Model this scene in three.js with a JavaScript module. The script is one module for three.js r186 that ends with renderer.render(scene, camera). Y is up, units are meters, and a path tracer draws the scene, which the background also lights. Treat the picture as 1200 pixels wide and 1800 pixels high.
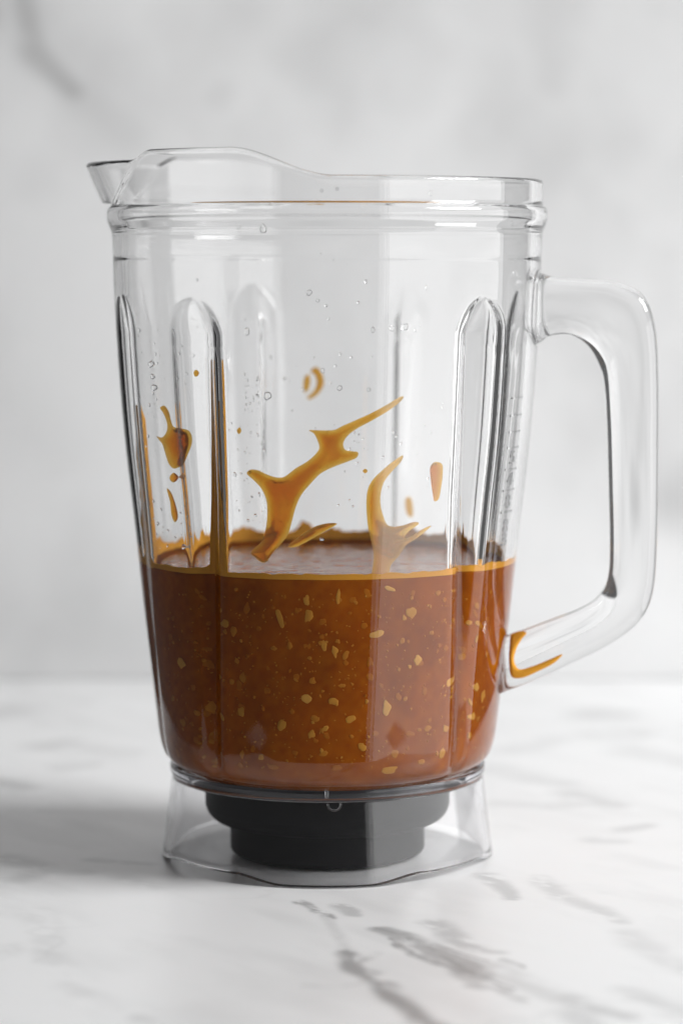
import * as THREE from 'three';
import { mergeGeometries, mergeVertices } from 'three/addons/utils/BufferGeometryUtils.js';
import { RectAreaLightUniformsLib } from 'three/addons/lights/RectAreaLightUniformsLib.js';
import { TextGeometry } from 'three/addons/geometries/TextGeometry.js';
import { FontLoader } from 'three/addons/loaders/FontLoader.js';

// ------------------------------------------------------------------ camera, light, exposure
const scene = new THREE.Scene();
const FPX = 5000, TILT = THREE.MathUtils.degToRad(5.4), EYE = new THREE.Vector3(0.005, 0.2165, 1.0);
const camera = new THREE.PerspectiveCamera(2 * Math.atan(900 / FPX) * 180 / Math.PI, 1200 / 1800, 0.05, 20);
camera.position.copy(EYE);
camera.rotation.set(-TILT, 0, 0);
camera.setFocalLength(camera.getFocalLength());
camera.focus = 0.95;
camera.userData.fStop = camera.getFocalLength() / 1000 / 0.018;
scene.add(camera);

const renderer = new THREE.WebGLRenderer({ antialias: true });
renderer.toneMapping = THREE.LinearToneMapping;
renderer.toneMappingExposure = 0.95;
renderer.shadowMap.enabled = true;

scene.background = new THREE.Color().setRGB(0.11, 0.11, 0.112);   // the unlit studio round the table
RectAreaLightUniformsLib.init();
function softbox(label, cx, cy, cz, tx, ty, tz, w, h, radiance, rgb = [1, 1, 1]) {
  const g = new THREE.Group();
  g.name = 'softbox';
  g.position.set(cx, cy, cz);
  g.lookAt(tx, ty, tz);                                           // +z of the group faces the jug
  const dark = new THREE.MeshStandardMaterial({ color: 0x161616, roughness: 0.8 });
  const glow = new THREE.MeshStandardMaterial({ color: 0x888888, roughness: 0.9, emissive: 0xffffff, emissiveIntensity: 0.15 });
  const d = new THREE.Mesh(new THREE.BoxGeometry(w, h, 0.006), glow); d.name = 'lamp_diffuser'; d.position.z = -0.008;
  const b = new THREE.Mesh(new THREE.BoxGeometry(w + 0.04, h + 0.04, 0.05), dark); b.name = 'housing'; b.position.z = -0.042;
  const l = new THREE.RectAreaLight(new THREE.Color().setRGB(...rgb), radiance, w, h);
  l.rotation.y = Math.PI; l.name = 'softbox_lamp';
  g.add(d, b, l);
  g.userData = { label, category: 'softbox' };
  scene.add(g);
  return g;
}
softbox('bright softbox raised to the right of the table', 1.39, 0.98, 0.40, 0, 0.1, 0, 0.78, 0.58, 28.5);
softbox('wide dim light panel standing along the right of the table', 1.62, -0.2, 1.06, 0, -0.2, 1.06, 3.0, 1.48, 2.3).name = 'softbox_001';
softbox('added fainter strip that softens the camera end of the dim panel', 1.62, -0.2, 2.72, 0, -0.2, 2.72, 0.24, 1.48, 1.5).name = 'softbox_002';  // added strip: feathers the panel's hard reflected edge in the glass
softbox('added faintest strip that softens the end of the dim panel further', 1.62, -0.2, 3.0, 0, -0.2, 3.0, 0.24, 1.48, 0.7).name = 'softbox_003';  // another added strip, fading that reflected edge out

// ------------------------------------------------------------------ helpers
const { clamp, lerp, smoothstep } = THREE.MathUtils;
let seed = 7;
const rnd = () => { seed = (seed * 1664525 + 1013904223) >>> 0; return seed / 4294967296; };
const rr = (a, b) => a + (b - a) * rnd();
function hash3(x, y, z) { let h = (x * 374761393 + y * 668265263 + z * 2147483647) | 0; h = Math.imul(h ^ (h >>> 13), 1274126177); return ((h ^ (h >>> 16)) >>> 0) / 4294967296; }
function noise3(x, y, z) {
  const xi = Math.floor(x), yi = Math.floor(y), zi = Math.floor(z), f = (t) => t * t * (3 - 2 * t), u = f(x - xi), v = f(y - yi), w = f(z - zi);
  const L = (a, b, t) => a + (b - a) * t, h = (i, j, k) => hash3(xi + i, yi + j, zi + k);
  return L(L(L(h(0, 0, 0), h(1, 0, 0), u), L(h(0, 1, 0), h(1, 1, 0), u), v), L(L(h(0, 0, 1), h(1, 0, 1), u), L(h(0, 1, 1), h(1, 1, 1), u), v), w);
}
function fbm(x, y, z, n = 4) { let s = 0, a = 0.5, t = 0; for (let i = 0; i < n; i++) { s += a * noise3(x, y, z + i * 7.3); t += a; a *= 0.5; x *= 2.03; y *= 2.03; z *= 2.03; } return s / t; }

// a photograph pixel (of 1200 x 1800) as a ray from the camera
const CR = new THREE.Vector3(1, 0, 0), CF = new THREE.Vector3(0, -Math.sin(TILT), -Math.cos(TILT)), CU = new THREE.Vector3(0, Math.cos(TILT), -Math.sin(TILT));
const rayDir = (px, py) => CF.clone().addScaledVector(CR, (px - 600) / FPX).addScaledVector(CU, -(py - 900) / FPX).normalize();
const onPlaneZ = (px, py, z) => { const d = rayDir(px, py); return EYE.clone().addScaledVector(d, (z - EYE.z) / d.z); };
const onPlaneY = (px, py, y) => { const d = rayDir(px, py); return EYE.clone().addScaledVector(d, (y - EYE.y) / d.y); };
const AX = 575;                                                    // the jug's axis in the photograph
const Y = (py) => onPlaneZ(AX, py, 0).y;                           // height of a pixel row on the jug's axis
const RR = (py, hw) => onPlaneZ(AX + hw, py, 0).x - onPlaneZ(AX, py, 0).x;
function pchip(points) {                                           // smooth monotone interpolation of [x, y] pairs
  const p = points.slice().sort((a, b) => a[0] - b[0]), n = p.length, d = [], m = [];
  for (let i = 0; i < n - 1; i++) d.push((p[i + 1][1] - p[i][1]) / (p[i + 1][0] - p[i][0]));
  for (let i = 0; i < n; i++) m.push(i === 0 ? d[0] : i === n - 1 ? d[n - 2] : d[i - 1] * d[i] <= 0 ? 0 : 2 * d[i - 1] * d[i] / (d[i - 1] + d[i]));
  return (x) => {
    if (x <= p[0][0]) return p[0][1];
    if (x >= p[n - 1][0]) return p[n - 1][1];
    let i = 0; while (x > p[i + 1][0]) i++;
    const h = p[i + 1][0] - p[i][0], t = (x - p[i][0]) / h, t2 = t * t, t3 = t2 * t;
    return (2 * t3 - 3 * t2 + 1) * p[i][1] + (t3 - 2 * t2 + t) * h * m[i] + (-2 * t3 + 3 * t2) * p[i + 1][1] + (t3 - t2) * h * m[i + 1];
  };
}
function tag(o, label, category, group, kind) {
  if (label) o.userData.label = label;
  if (category) o.userData.category = category;
  if (group) o.userData.group = group;
  if (kind) o.userData.kind = kind;
  return o;
}
function mesh(name, geometry, material, parent) {
  const o = new THREE.Mesh(geometry, material);
  o.name = name; o.castShadow = o.receiveShadow = true;
  parent.add(o);
  return o;
}
const taken = {};
const numbered = (n) => { taken[n] = (taken[n] ?? -1) + 1; return taken[n] ? `${n}_${String(taken[n]).padStart(3, '0')}` : n; };

// ------------------------------------------------------------------ materials
const glass = new THREE.MeshPhysicalMaterial({ color: 0xffffff, roughness: 0.0, transmission: 1, thickness: 0.004, ior: 1.5 });
const plastic = new THREE.MeshPhysicalMaterial({ color: 0xffffff, roughness: 0.02, transmission: 1, thickness: 0.003, ior: 1.5, attenuationColor: new THREE.Color(0.86, 0.86, 0.9), attenuationDistance: 0.02 });
const water = new THREE.MeshPhysicalMaterial({ color: 0xffffff, roughness: 0.0, transmission: 1, thickness: 0.001, ior: 1.33 });
const blackPlastic = new THREE.MeshPhysicalMaterial({ color: new THREE.Color().setRGB(0.012, 0.012, 0.013), roughness: 0.5, specularIntensity: 0.25 });
const rubber = new THREE.MeshPhysicalMaterial({ color: new THREE.Color().setRGB(0.02, 0.018, 0.024), roughness: 0.35 });
const sauceWetMat = new THREE.MeshPhysicalMaterial({ color: new THREE.Color().setRGB(0.325, 0.080, 0.003), roughness: 0.5, specularIntensity: 0, vertexColors: true });   // seen through the glass it wets: no air between, so no gloss
const sauceMat = new THREE.MeshPhysicalMaterial({ color: new THREE.Color().setRGB(0.325, 0.080, 0.003), roughness: 0.16, ior: 1.42 });
const filmMat = new THREE.MeshPhysicalMaterial({ color: new THREE.Color().setRGB(1.0, 0.66, 0.17), roughness: 0.14, transmission: 0.72, thickness: 0.001, ior: 1.12, attenuationColor: new THREE.Color().setRGB(0.86, 0.50, 0.045), attenuationDistance: 0.001 });
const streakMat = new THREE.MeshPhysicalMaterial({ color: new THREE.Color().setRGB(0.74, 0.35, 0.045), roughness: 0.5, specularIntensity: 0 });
const nutMats = [[0.66, 0.35, 0.07], [0.56, 0.265, 0.04], [0.48, 0.19, 0.022], [0.41, 0.135, 0.011]].map((c) => new THREE.MeshPhysicalMaterial({ color: new THREE.Color().setRGB(...c), roughness: 0.6, specularIntensity: 0 }));

// ------------------------------------------------------------------ marble
function marbleTexture(W, H, at, paint) {                          // at(u, v) -> metres on the slab; paint(x, y) -> linear albedo
  const data = new Uint8Array(W * H * 4);
  const enc = (c) => Math.round(255 * (c <= 0.0031308 ? c * 12.92 : 1.055 * c ** (1 / 2.4) - 0.055));
  for (let j = 0; j < H; j++) for (let i = 0; i < W; i++) {
    const [x, y] = at((i + 0.5) / W, (j + 0.5) / H), c = paint(x, y), k = (j * W + i) * 4;
    data[k] = enc(c * 0.997); data[k + 1] = enc(c); data[k + 2] = enc(c * 1.002); data[k + 3] = 255;
  }
  const t = new THREE.DataTexture(data, W, H);
  t.colorSpace = THREE.SRGBColorSpace; t.magFilter = THREE.LinearFilter; t.needsUpdate = true;
  return t;
}
// a vein: points with a half width (m) and a strength; distance is bent by noise, strength broken up by noise
function veinField(veins) {
  const segs = [];
  for (const v of veins) for (let i = 0; i < v.p.length - 1; i++) segs.push([...v.p[i], ...v.p[i + 1], v]);
  for (const s of segs) { const m = Math.max(s[2], s[5]) * 3 + 0.012; s.box = [Math.min(s[0], s[3]) - m, Math.min(s[1], s[4]) - m, Math.max(s[0], s[3]) + m, Math.max(s[1], s[4]) + m]; }
  return (x, y, qx, qy) => {
    let dark = 0;
    for (const s of segs) {
      const b = s.box;
      if (qx < b[0] || qx > b[2] || qy < b[1] || qy > b[3]) continue;
      const dx = s[3] - s[0], dy = s[4] - s[1], t = clamp(((qx - s[0]) * dx + (qy - s[1]) * dy) / (dx * dx + dy * dy), 0, 1);
      const d = Math.hypot(qx - s[0] - t * dx, qy - s[1] - t * dy), w = lerp(s[2], s[5], t), v = s[6];
      const k = 1 - smoothstep(d / w, v.hard ?? 0.2, 1.6);
      const br = v.broken === undefined ? 1 : smoothstep(0.8 * fbm((x + y) * v.grain * 0.36, (x - y) * v.grain * 0.8, 3.1 + v.strength * 17, 5) + 0.2 * fbm((x + y) * v.grain * 1.1, (x - y) * v.grain * 1.7, 8.1 + v.strength * 17, 3), v.broken - 0.08, v.broken + 0.16);
      dark = Math.max(dark, k * br * v.strength);
    }
    return dark;
  };
}
const tp = (px, py) => { const q = onPlaneY(px, py, 0); return [q.x, q.z]; };
const tv = (points, w0, w1, strength, broken, grain = 160, hard = 0.2) => ({ p: points.map(([a, b], i) => [...tp(a, b), lerp(w0, w1, i / Math.max(1, points.length - 1))]), strength, broken, grain, hard });
const tableVeins = veinField([
  tv([[668, 1634], [722, 1652], [775, 1672], [815, 1694], [838, 1716]], 0.0040, 0.0052, 0.42, 0.32, 230, 0.7),
  tv([[660, 1631], [700, 1643], [760, 1664], [835, 1714]], 0.0014, 0.0016, 0.55, 0.36, 420, 0.5),
  tv([[690, 1660], [760, 1690], [838, 1716]], 0.001, 0.001, 0.5, 0.40, 420, 0.5),
  tv([[664, 1633], [700, 1640], [745, 1655], [800, 1668], [860, 1690]], 0.0007, 0.0006, 0.5, 0.38, 500, 0.5),
  tv([[680, 1650], [730, 1672], [790, 1700], [842, 1718], [900, 1740]], 0.0009, 0.0006, 0.55, 0.36, 420, 0.5),
  tv([[604, 1668], [640, 1706], [668, 1728], [700, 1760], [760, 1800]], 0.0009, 0.0009, 0.5, 0.36, 420, 0.5),
  tv([[842, 1712], [900, 1722], [980, 1758], [1060, 1780]], 0.003, 0.003, 0.16, 0.30, 200, 0.1),
  tv([[560, 1608], [600, 1650], [620, 1690]], 0.0022, 0.002, 0.14, 0.34, 240, 0.1),
  tv([[765, 1622], [800, 1648], [850, 1672], [880, 1674]], 0.0055, 0.003, 0.30, 0.38, 190, 0.2),
  tv([[800, 1690], [860, 1700], [930, 1735], [990, 1760]], 0.007, 0.006, 0.20, 0.40, 150, 0.1),
  tv([[835, 1732], [880, 1742], [915, 1756]], 0.0035, 0.002, 0.36, 0.36, 220, 0.3),
  tv([[885, 1688], [920, 1700]], 0.0016, 0.001, 0.40, 0.3, 300, 0.4),
  tv([[990, 1755], [1060, 1775], [1110, 1785]], 0.006, 0.004, 0.32, 0.38, 170, 0.2),
  tv([[1010, 1780], [1050, 1810]], 0.006, 0.006, 0.25, 0.36, 170, 0.2),
  tv([[521, 1584], [550, 1602], [575, 1616]], 0.0020, 0.0022, 0.50, 0.38, 300, 0.3),
  tv([[590, 1592], [612, 1608]], 0.003, 0.003, 0.3, 0.42, 260, 0.3),
  tv([[606, 1672], [625, 1700], [655, 1712], [672, 1724], [690, 1752], [740, 1790], [790, 1815]], 0.0034, 0.0042, 0.52, 0.40, 200, 0.3),
  tv([[640, 1690], [662, 1676]], 0.002, 0.002, 0.4, 0.38, 260, 0.3),
  tv([[540, 1730], [600, 1734], [640, 1726]], 0.0016, 0.001, 0.18, 0.4, 200, 0.2),
  tv([[852, 1538], [880, 1560], [895, 1578]], 0.004, 0.003, 0.30, 0.36, 200, 0.2),
  tv([[940, 1545], [985, 1575], [1050, 1600], [1090, 1620]], 0.005, 0.004, 0.22, 0.38, 150, 0.1),
  tv([[1100, 1640], [1160, 1680], [1220, 1710]], 0.006, 0.006, 0.14, 0.38, 120, 0.1),
  tv([[1100, 1740], [1160, 1765], [1220, 1790]], 0.006, 0.004, 0.18, 0.38, 140, 0.1),
  tv([[870, 1352], [930, 1370], [985, 1378]], 0.012, 0.008, 0.15, 0.34, 90, 0.1),
  tv([[1005, 1395], [1035, 1408], [1075, 1414]], 0.009, 0.006, 0.22, 0.34, 110, 0.1),
  tv([[880, 1412], [960, 1416], [1010, 1412]], 0.007, 0.006, 0.14, 0.36, 110, 0.1),
  tv([[1090, 1458], [1140, 1450]], 0.006, 0.004, 0.22, 0.34, 130, 0.1),
  tv([[1045, 1476], [1090, 1478]], 0.006, 0.005, 0.15, 0.34, 130, 0.1),
  tv([[1050, 1254], [1085, 1256]], 0.016, 0.012, 0.26, 0.32, 60, 0.1),
  tv([[1060, 1290], [1120, 1290]], 0.012, 0.01, 0.20, 0.34, 70, 0.1),
  tv([[900, 1318], [970, 1300]], 0.012, 0.01, 0.13, 0.34, 70, 0.1),
  tv([[1120, 1322], [1210, 1345]], 0.014, 0.01, 0.13, 0.34, 70, 0.1),
  tv([[-10, 1255], [60, 1238], [120, 1236]], 0.018, 0.012, 0.22, 0.36, 60, 0.1),
  tv([[70, 1312], [110, 1306]], 0.011, 0.008, 0.22, 0.36, 80, 0.1),
  tv([[150, 1316], [240, 1322]], 0.009, 0.006, 0.13, 0.36, 80, 0.1),
  tv([[-5, 1372], [45, 1384]], 0.010, 0.006, 0.28, 0.36, 90, 0.1),
  tv([[110, 1350], [160, 1346]], 0.008, 0.006, 0.16, 0.36, 90, 0.1),
  tv([[10, 1510], [70, 1522]], 0.008, 0.006, 0.25, 0.38, 130, 0.1),
  tv([[40, 1545], [70, 1530], [150, 1535]], 0.006, 0.005, 0.2, 0.38, 130, 0.1),
  tv([[170, 1512], [260, 1520]], 0.004, 0.004, 0.22, 0.40, 160, 0.1),
  tv([[215, 1545], [270, 1560]], 0.006, 0.005, 0.14, 0.38, 150, 0.1),
  tv([[60, 1600], [80, 1660], [95, 1700], [150, 1760], [190, 1775]], 0.006, 0.006, 0.12, 0.42, 120, 0.1),
  tv([[0, 1680], [25, 1664]], 0.006, 0.005, 0.14, 0.38, 120, 0.1),
  tv([[240, 1790], [262, 1796]], 0.003, 0.002, 0.22, 0.36, 160, 0.1),
]);
const TX0 = -0.215, TX1 = 0.215, TZ0 = -0.42, TZ1 = 0.234;
const tableTex = marbleTexture(1040, 1618, (u, v) => [lerp(TX0, TX1, u), lerp(TZ0, TZ1, v)], (x, z) => {
  const wx = x + 0.010 * (fbm(x * 28, z * 28, 1.5, 4) - 0.5) + 0.0026 * (fbm(x * 190, z * 190, 9.5, 3) - 0.5);
  const wz = z + 0.010 * (fbm(x * 28, z * 28, 5.5, 4) - 0.5) + 0.0026 * (fbm(x * 190, z * 190, 4.5, 3) - 0.5);
  const r = x * 0.82 - z * 0.57, q = x * 0.57 + z * 0.82;           // the stone's grain runs diagonally
  let c = 0.89 - 0.035 * smoothstep(fbm(r * 22 + 3.7, q * 9 + 1.3, 6.2, 5), 0.48, 0.75) - 0.05 * smoothstep(fbm(r * 60, q * 24, 8.2, 4), 0.5, 0.8);
  c -= 0.07 * smoothstep(fbm(r * 46 + 9, q * 13 + 2, 15.2, 5), 0.52, 0.74) * smoothstep(fbm(x * 7, z * 7, 19.2, 2), 0.4, 0.6);
  c -= 0.012 * (fbm(x * 700, z * 700, 3.3, 2) - 0.5);
  const g = Math.abs(fbm(wx * 9 + 3, wz * 13 + 5, 6.6, 5) - 0.5);
  c -= 0.07 * (1 - smoothstep(g, 0, 0.018)) * smoothstep(fbm(x * 16, z * 16, 12.1, 3), 0.45, 0.65);
  return clamp(c * (1 - tableVeins(x, z, wx, wz)), 0.05, 0.9);
});
const WALLZ = -0.405;
const wp = (px, py) => { const q = onPlaneZ(px, py, WALLZ); return [q.x, q.y]; };
const wv = (points, w0, w1, strength, broken, grain = 40, hard = 0.1) => ({ p: points.map(([a, b], i) => [...wp(a, b), lerp(w0, w1, i / Math.max(1, points.length - 1))]), strength, broken, grain, hard });
const wallVeins = veinField([
  wv([[45, -60], [52, 10], [60, 60], [72, 102]], 0.006, 0.007, 0.30, undefined, 60, 0.0),
  wv([[62, 95], [78, 108], [105, 140], [130, 165]], 0.009, 0.006, 0.34, undefined, 60, 0.0),
  wv([[120, 155], [180, 200], [225, 240]], 0.012, 0.014, 0.14, 0.3, 40, 0.0),
  wv([[90, 60], [150, 110], [230, 190]], 0.028, 0.03, 0.09, 0.3, 30, 0.0),
  wv([[-10, 10], [0, 40]], 0.012, 0.01, 0.16, undefined, 40, 0.0),
  wv([[330, 60], [400, 50], [340, 110], [300, 180]], 0.022, 0.02, 0.09, 0.3, 30, 0.0),
  wv([[375, 165], [392, 150]], 0.010, 0.008, 0.12, undefined, 40, 0.0),
  wv([[970, -20], [968, 60], [965, 130]], 0.016, 0.01, 0.09, 0.28, 30, 0.0),
  wv([[850, 245], [900, 235], [960, 260]], 0.022, 0.02, 0.07, 0.28, 30, 0.0),
  wv([[1165, 870], [1210, 880]], 0.016, 0.02, 0.14, undefined, 40, 0.0),
  wv([[1060, 640], [1120, 760], [1160, 850]], 0.014, 0.012, 0.05, 0.3, 40, 0.0),
  wv([[690, 60], [720, 110]], 0.03, 0.03, 0.06, 0.3, 30, 0.0),
  wv([[20, 720], [100, 800], [150, 960]], 0.02, 0.02, 0.05, 0.3, 30, 0.0),
  wv([[0, 1080], [120, 1120], [230, 1100]], 0.016, 0.016, 0.06, 0.3, 30, 0.0),
]);
const BX0 = -0.45, BX1 = 0.45, BY0 = -0.02, BY1 = 0.68;
const wallTex = marbleTexture(1024, 796, (u, v) => [lerp(BX0, BX1, u), lerp(BY0, BY1, v)], (x, y) => {
  const wx = x + 0.016 * (fbm(x * 18, y * 18, 21.5, 3) - 0.5), wy = y + 0.016 * (fbm(x * 18, y * 18, 25.5, 3) - 0.5);
  const c = 0.76 - 0.10 * smoothstep(fbm(x * 9 + 4, y * 8, 31.2, 4), 0.38, 0.72) - 0.05 * smoothstep(fbm(x * 24 + 4, y * 24, 41.2, 4), 0.45, 0.75) - 0.02 * (fbm(x * 260, y * 260, 33.3, 2) - 0.5);
  return clamp(c * (1 - wallVeins(x, y, wx, wy)), 0.05, 0.9);
});
{
  const top = new THREE.MeshPhysicalMaterial({ map: tableTex, roughness: 0.32 });
  const s = new THREE.Shape(); s.moveTo(TX0, TZ0); s.lineTo(TX1, TZ0); s.lineTo(TX1, TZ1); s.lineTo(TX0, TZ1); s.closePath();
  const g = new THREE.ExtrudeGeometry(s, { depth: 0.02, bevelEnabled: false });
  g.rotateX(Math.PI / 2);                                          // shape y -> z, extruded downwards
  const p = g.attributes.position, uv = g.attributes.uv;
  for (let i = 0; i < p.count; i++) uv.setXY(i, (p.getX(i) - TX0) / (TX1 - TX0), (p.getZ(i) - TZ0) / (TZ1 - TZ0));
  tag(mesh('table_top', g, top, scene), 'white marble table top with grey veins under the jug', 'table top', null, 'structure');
  const wallMat = new THREE.MeshPhysicalMaterial({ map: wallTex, roughness: 0.5 });
  const b = new THREE.BoxGeometry(BX1 - BX0, BY1 - 0.0005, 0.014);
  b.translate(0, (BY1 + 0.0005) / 2, WALLZ - 0.007);
  const bp = b.attributes.position, bu = b.attributes.uv;
  for (let i = 0; i < bp.count; i++) bu.setXY(i, (bp.getX(i) - BX0) / (BX1 - BX0), (bp.getY(i) - BY0) / (BY1 - BY0));
  tag(mesh('backdrop', b, wallMat, scene), 'pale grey marble board standing behind the jug', 'backdrop', null, 'structure');
}

// ------------------------------------------------------------------ the jug's shape: x = R sin(a), z = R cos(a), a = 0 faces the camera
const D2R = Math.PI / 180;
const outTable = [[1330, 270], [1322, 279], [1312, 286], [1300, 290.5], [1280, 295], [1250, 299], [1150, 311], [1060, 322], [950, 334], [760, 356], [640, 366], [500, 374], [430, 376], [412, 377], [404, 379.5], [395, 383], [387, 385.5], [379, 386], [372, 385.5], [366.5, 383.5], [364, 381], [362, 378.5], [358, 378]];
const inTable = [[1316, 252], [1308, 264], [1296, 271], [1280, 275.5], [1250, 280], [1150, 292], [1060, 303], [950, 315], [760, 337], [640, 347], [500, 357], [462, 359.3], [456, 359.8], [451, 360.8], [412, 361.8], [407, 362.5], [402, 364.5], [397, 365.4], [372, 366], [366, 365], [358, 363]];
const R0out = pchip(outTable.map(([y, h]) => [Y(y), RR(y, h)])), R0in = pchip(inTable.map(([y, h]) => [Y(y), RR(y, h)]));
const YB = Y(1340), YBI = Y(1322), YL = Y(358), YT = Y(517), YF = Y(580), YE = Y(1335), YE2 = Y(1300);
const grooveR = pchip([[578, 317], [1020, 301], [1330, 276]].map(([y, h]) => [Y(y), RR(y, h)]));
const flutes = [-36.8, 45.2, -72, -157, 156, 104].map((d) => d * D2R), fluteDepth = [0.86, 0.86, 0.22, 0.7, 0.7, 0.3];
const wrap = (a) => { a = (a + Math.PI) % (2 * Math.PI); if (a < 0) a += 2 * Math.PI; return a - Math.PI; };
function groove(u, e, k) {
  const s = (v) => (v < -k ? 0 : v > k ? v : (v + k) * (v + k) / (4 * k));
  return s(1 - Math.sqrt(u * u + e * e)) / s(1 - e);
}
function flute(a, y, inner) {
  if (y > YT || y < YE) return 0;
  const ramp = y > YF ? (YT - y) / (YT - YF) : 1, end = clamp((y - YE) / (YE2 - YE), 0, 1);
  const depth = Math.max(0.0015, R0out(y) - grooveR(y)) * Math.min(1, ramp * 1.02) * Math.sin(end * Math.PI / 2);
  const w0 = lerp(4.4, 6.6, smoothstep(y, Y(1330), Y(700))) * D2R * (inner ? 1.0 : 1);
  const w = w0 * (y > YF ? Math.sqrt(Math.max(0.02, 1 - (1 - ramp) ** 2)) : 1);
  let g = 0;
  for (let i = 0; i < 6; i++) { const d = Math.abs(wrap(a - flutes[i])); if (d < w * 1.5) g += fluteDepth[i] * (inner ? groove(d / w, 0.22, 0.38) : groove(d / w, 0.15, 0.32)); }
  return g * depth * (inner ? 0.98 : 1);
}
// collar and spout
const SPOUT = -91 * D2R;
const offs = (p) => EYE.y + p / FPX * 1.0;                          // rim heights, in photograph pixels above the camera's level
function rimHeight(a) {
  const d = Math.abs(wrap(a - SPOUT)) / D2R;                        // degrees away from the spout
  let h = lerp(156, 110, smoothstep(d, 66, 93));
  h = lerp(140, h, smoothstep(d, 29, 39));
  return offs(h);
}
function spoutBump(a, t) {                                          // t: 0 at the ledge, 1 at the rim
  const d = Math.abs(wrap(a - SPOUT)) / D2R, w = lerp(13, 33, Math.pow(t, 0.8));
  const u = d / w, v = u >= 1.15 ? 0 : groove(u, 0.14, 0.06);
  return v * lerp(0.0032, 0.0094, Math.pow(t, 0.9));
}
const frontY = pchip([[850, 0], [1050, 13], [1200, 29], [1260, 35], [1290, 39], [1312, 38], [1330, 29], [1340, 20]].map(([y, p]) => [Y(y), p / FPX]));
const oval = (a, y) => frontY(y) * Math.cos(a) * Math.cos(a);     // seen from above the lower body is slightly oval
const Rout = (a, y) => (y >= YL ? R0out(y) + spoutBump(a, clamp((y - YL) / (rimHeight(a) - YL), 0, 1)) : R0out(y) + oval(a, y) - flute(a, y, false));
const Rin = (a, y) => (y >= YL ? R0in(y) + spoutBump(a, clamp((y - YL) / (rimHeight(a) - YL), 0, 1)) * 0.94 : R0in(y) + oval(a, y) - flute(a, y, true));

function gridGeometry(rows, N, closeStart, closeEnd) {              // rows: functions of angle -> [r, y]
  const P = [], I = [];
  rows.forEach((row) => { for (let i = 0; i < N; i++) { const a = -Math.PI + i / N * 2 * Math.PI, [r, y] = row(a); P.push(r * Math.sin(a), y, r * Math.cos(a)); } });
  for (let j = 0; j < rows.length - 1; j++) for (let i = 0; i < N; i++) { const k = (i + 1) % N, a = j * N + i, b = j * N + k, c = (j + 1) * N + i, d = (j + 1) * N + k; I.push(a, b, d, a, d, c); }
  const cap = (j, flip) => { const at = P.length / 3; let y = 0; for (let i = 0; i < N; i++) y += P[(j * N + i) * 3 + 1] / N; P.push(0, y, 0); for (let i = 0; i < N; i++) { const k = (i + 1) % N; flip ? I.push(at, j * N + k, j * N + i) : I.push(at, j * N + i, j * N + k); } };
  if (closeStart) cap(0, true);
  if (closeEnd) cap(rows.length - 1, false);
  const g = new THREE.BufferGeometry();
  g.setAttribute('position', new THREE.Float32BufferAttribute(P, 3)); g.setIndex(I); g.computeVertexNormals();
  return g;
}
function jugGeometry() {
  const rows = [], N = 640, ys = (list, step) => { const o = []; for (let i = 0; i < list.length - 1; i++) { const n = Math.max(1, Math.ceil(Math.abs(list[i + 1] - list[i]) / step)); for (let k = 0; k < n; k++) o.push(lerp(list[i], list[i + 1], k / n)); } o.push(list[list.length - 1]); return o; };
  for (const hw of [30, 100, 180, 225, 245]) rows.push(() => [RR(1340, hw), YB]);
  rows.push(() => [RR(1339, 256) + oval(0, Y(1339)) * 0.5, Y(1339)], (a) => [RR(1335, 264.5) + oval(a, Y(1335)), Y(1335)]);
  const span = [1330, 1322, 1312, 1300, 1280, 1200, 1000, 600, 500, 440, 415, 395, 372, 362, 358].map(Y);
  const steps = [0.0008, 0.001, 0.0015, 0.002, 0.003, 0.004, 0.004, 0.0007, 0.002, 0.001, 0.0004, 0.0005, 0.0003, 0.0003];
  const oy = []; for (let i = 0; i < span.length - 1; i++) oy.push(...ys([span[i], span[i + 1]], steps[i]).slice(0, -1)); oy.push(YL);
  for (const y of oy) rows.push((a) => [Rout(a, y), y]);
  const T = 18, lip = 0.0013;
  for (let k = 1; k <= T; k++) rows.push((a) => { const h = rimHeight(a) - lip, y = lerp(YL, h, k / T); return [Rout(a, y), y]; });
  for (let k = 1; k < 9; k++) rows.push((a) => { const h = rimHeight(a), f = k / 9 * Math.PI, ro = Rout(a, h - lip), ri = Rin(a, h - lip); return [(ro + ri) / 2 + (ro - ri) / 2 * Math.cos(f), h - lip + lip * Math.sin(f)]; });
  for (let k = T; k >= 1; k--) rows.push((a) => { const h = rimHeight(a) - lip, y = lerp(YL, h, k / T); return [Rin(a, y), y]; });
  const ispan = [358, 372, 395, 412, 440, 470, 510, 600, 1000, 1200, 1280, 1300, 1316].map(Y), isteps = [0.0005, 0.001, 0.0003, 0.001, 0.0004, 0.001, 0.0007, 0.004, 0.004, 0.003, 0.002, 0.0012];
  for (let i = 0; i < ispan.length - 1; i++) for (const y of ys([ispan[i], ispan[i + 1]], isteps[i]).slice(i ? 0 : 1, -1)) rows.push((a) => [Rin(a, y), y]);
  rows.push((a) => [Rin(a, Y(1316)), Y(1316)], () => [RR(1320, 238), Y(1320)], () => [RR(1322, 215), YBI], () => [RR(1322, 120), YBI], () => [RR(1322, 30), YBI]);
  return gridGeometry(rows, N, true, true);
}
const jug = new THREE.Group(); jug.name = 'blender_jug'; scene.add(jug);
tag(jug, 'clear glass blender jug with spout and handle on a clear plastic foot', 'blender jug');
const jugBody = mesh('glass_body', jugGeometry(), glass, jug);

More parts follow.
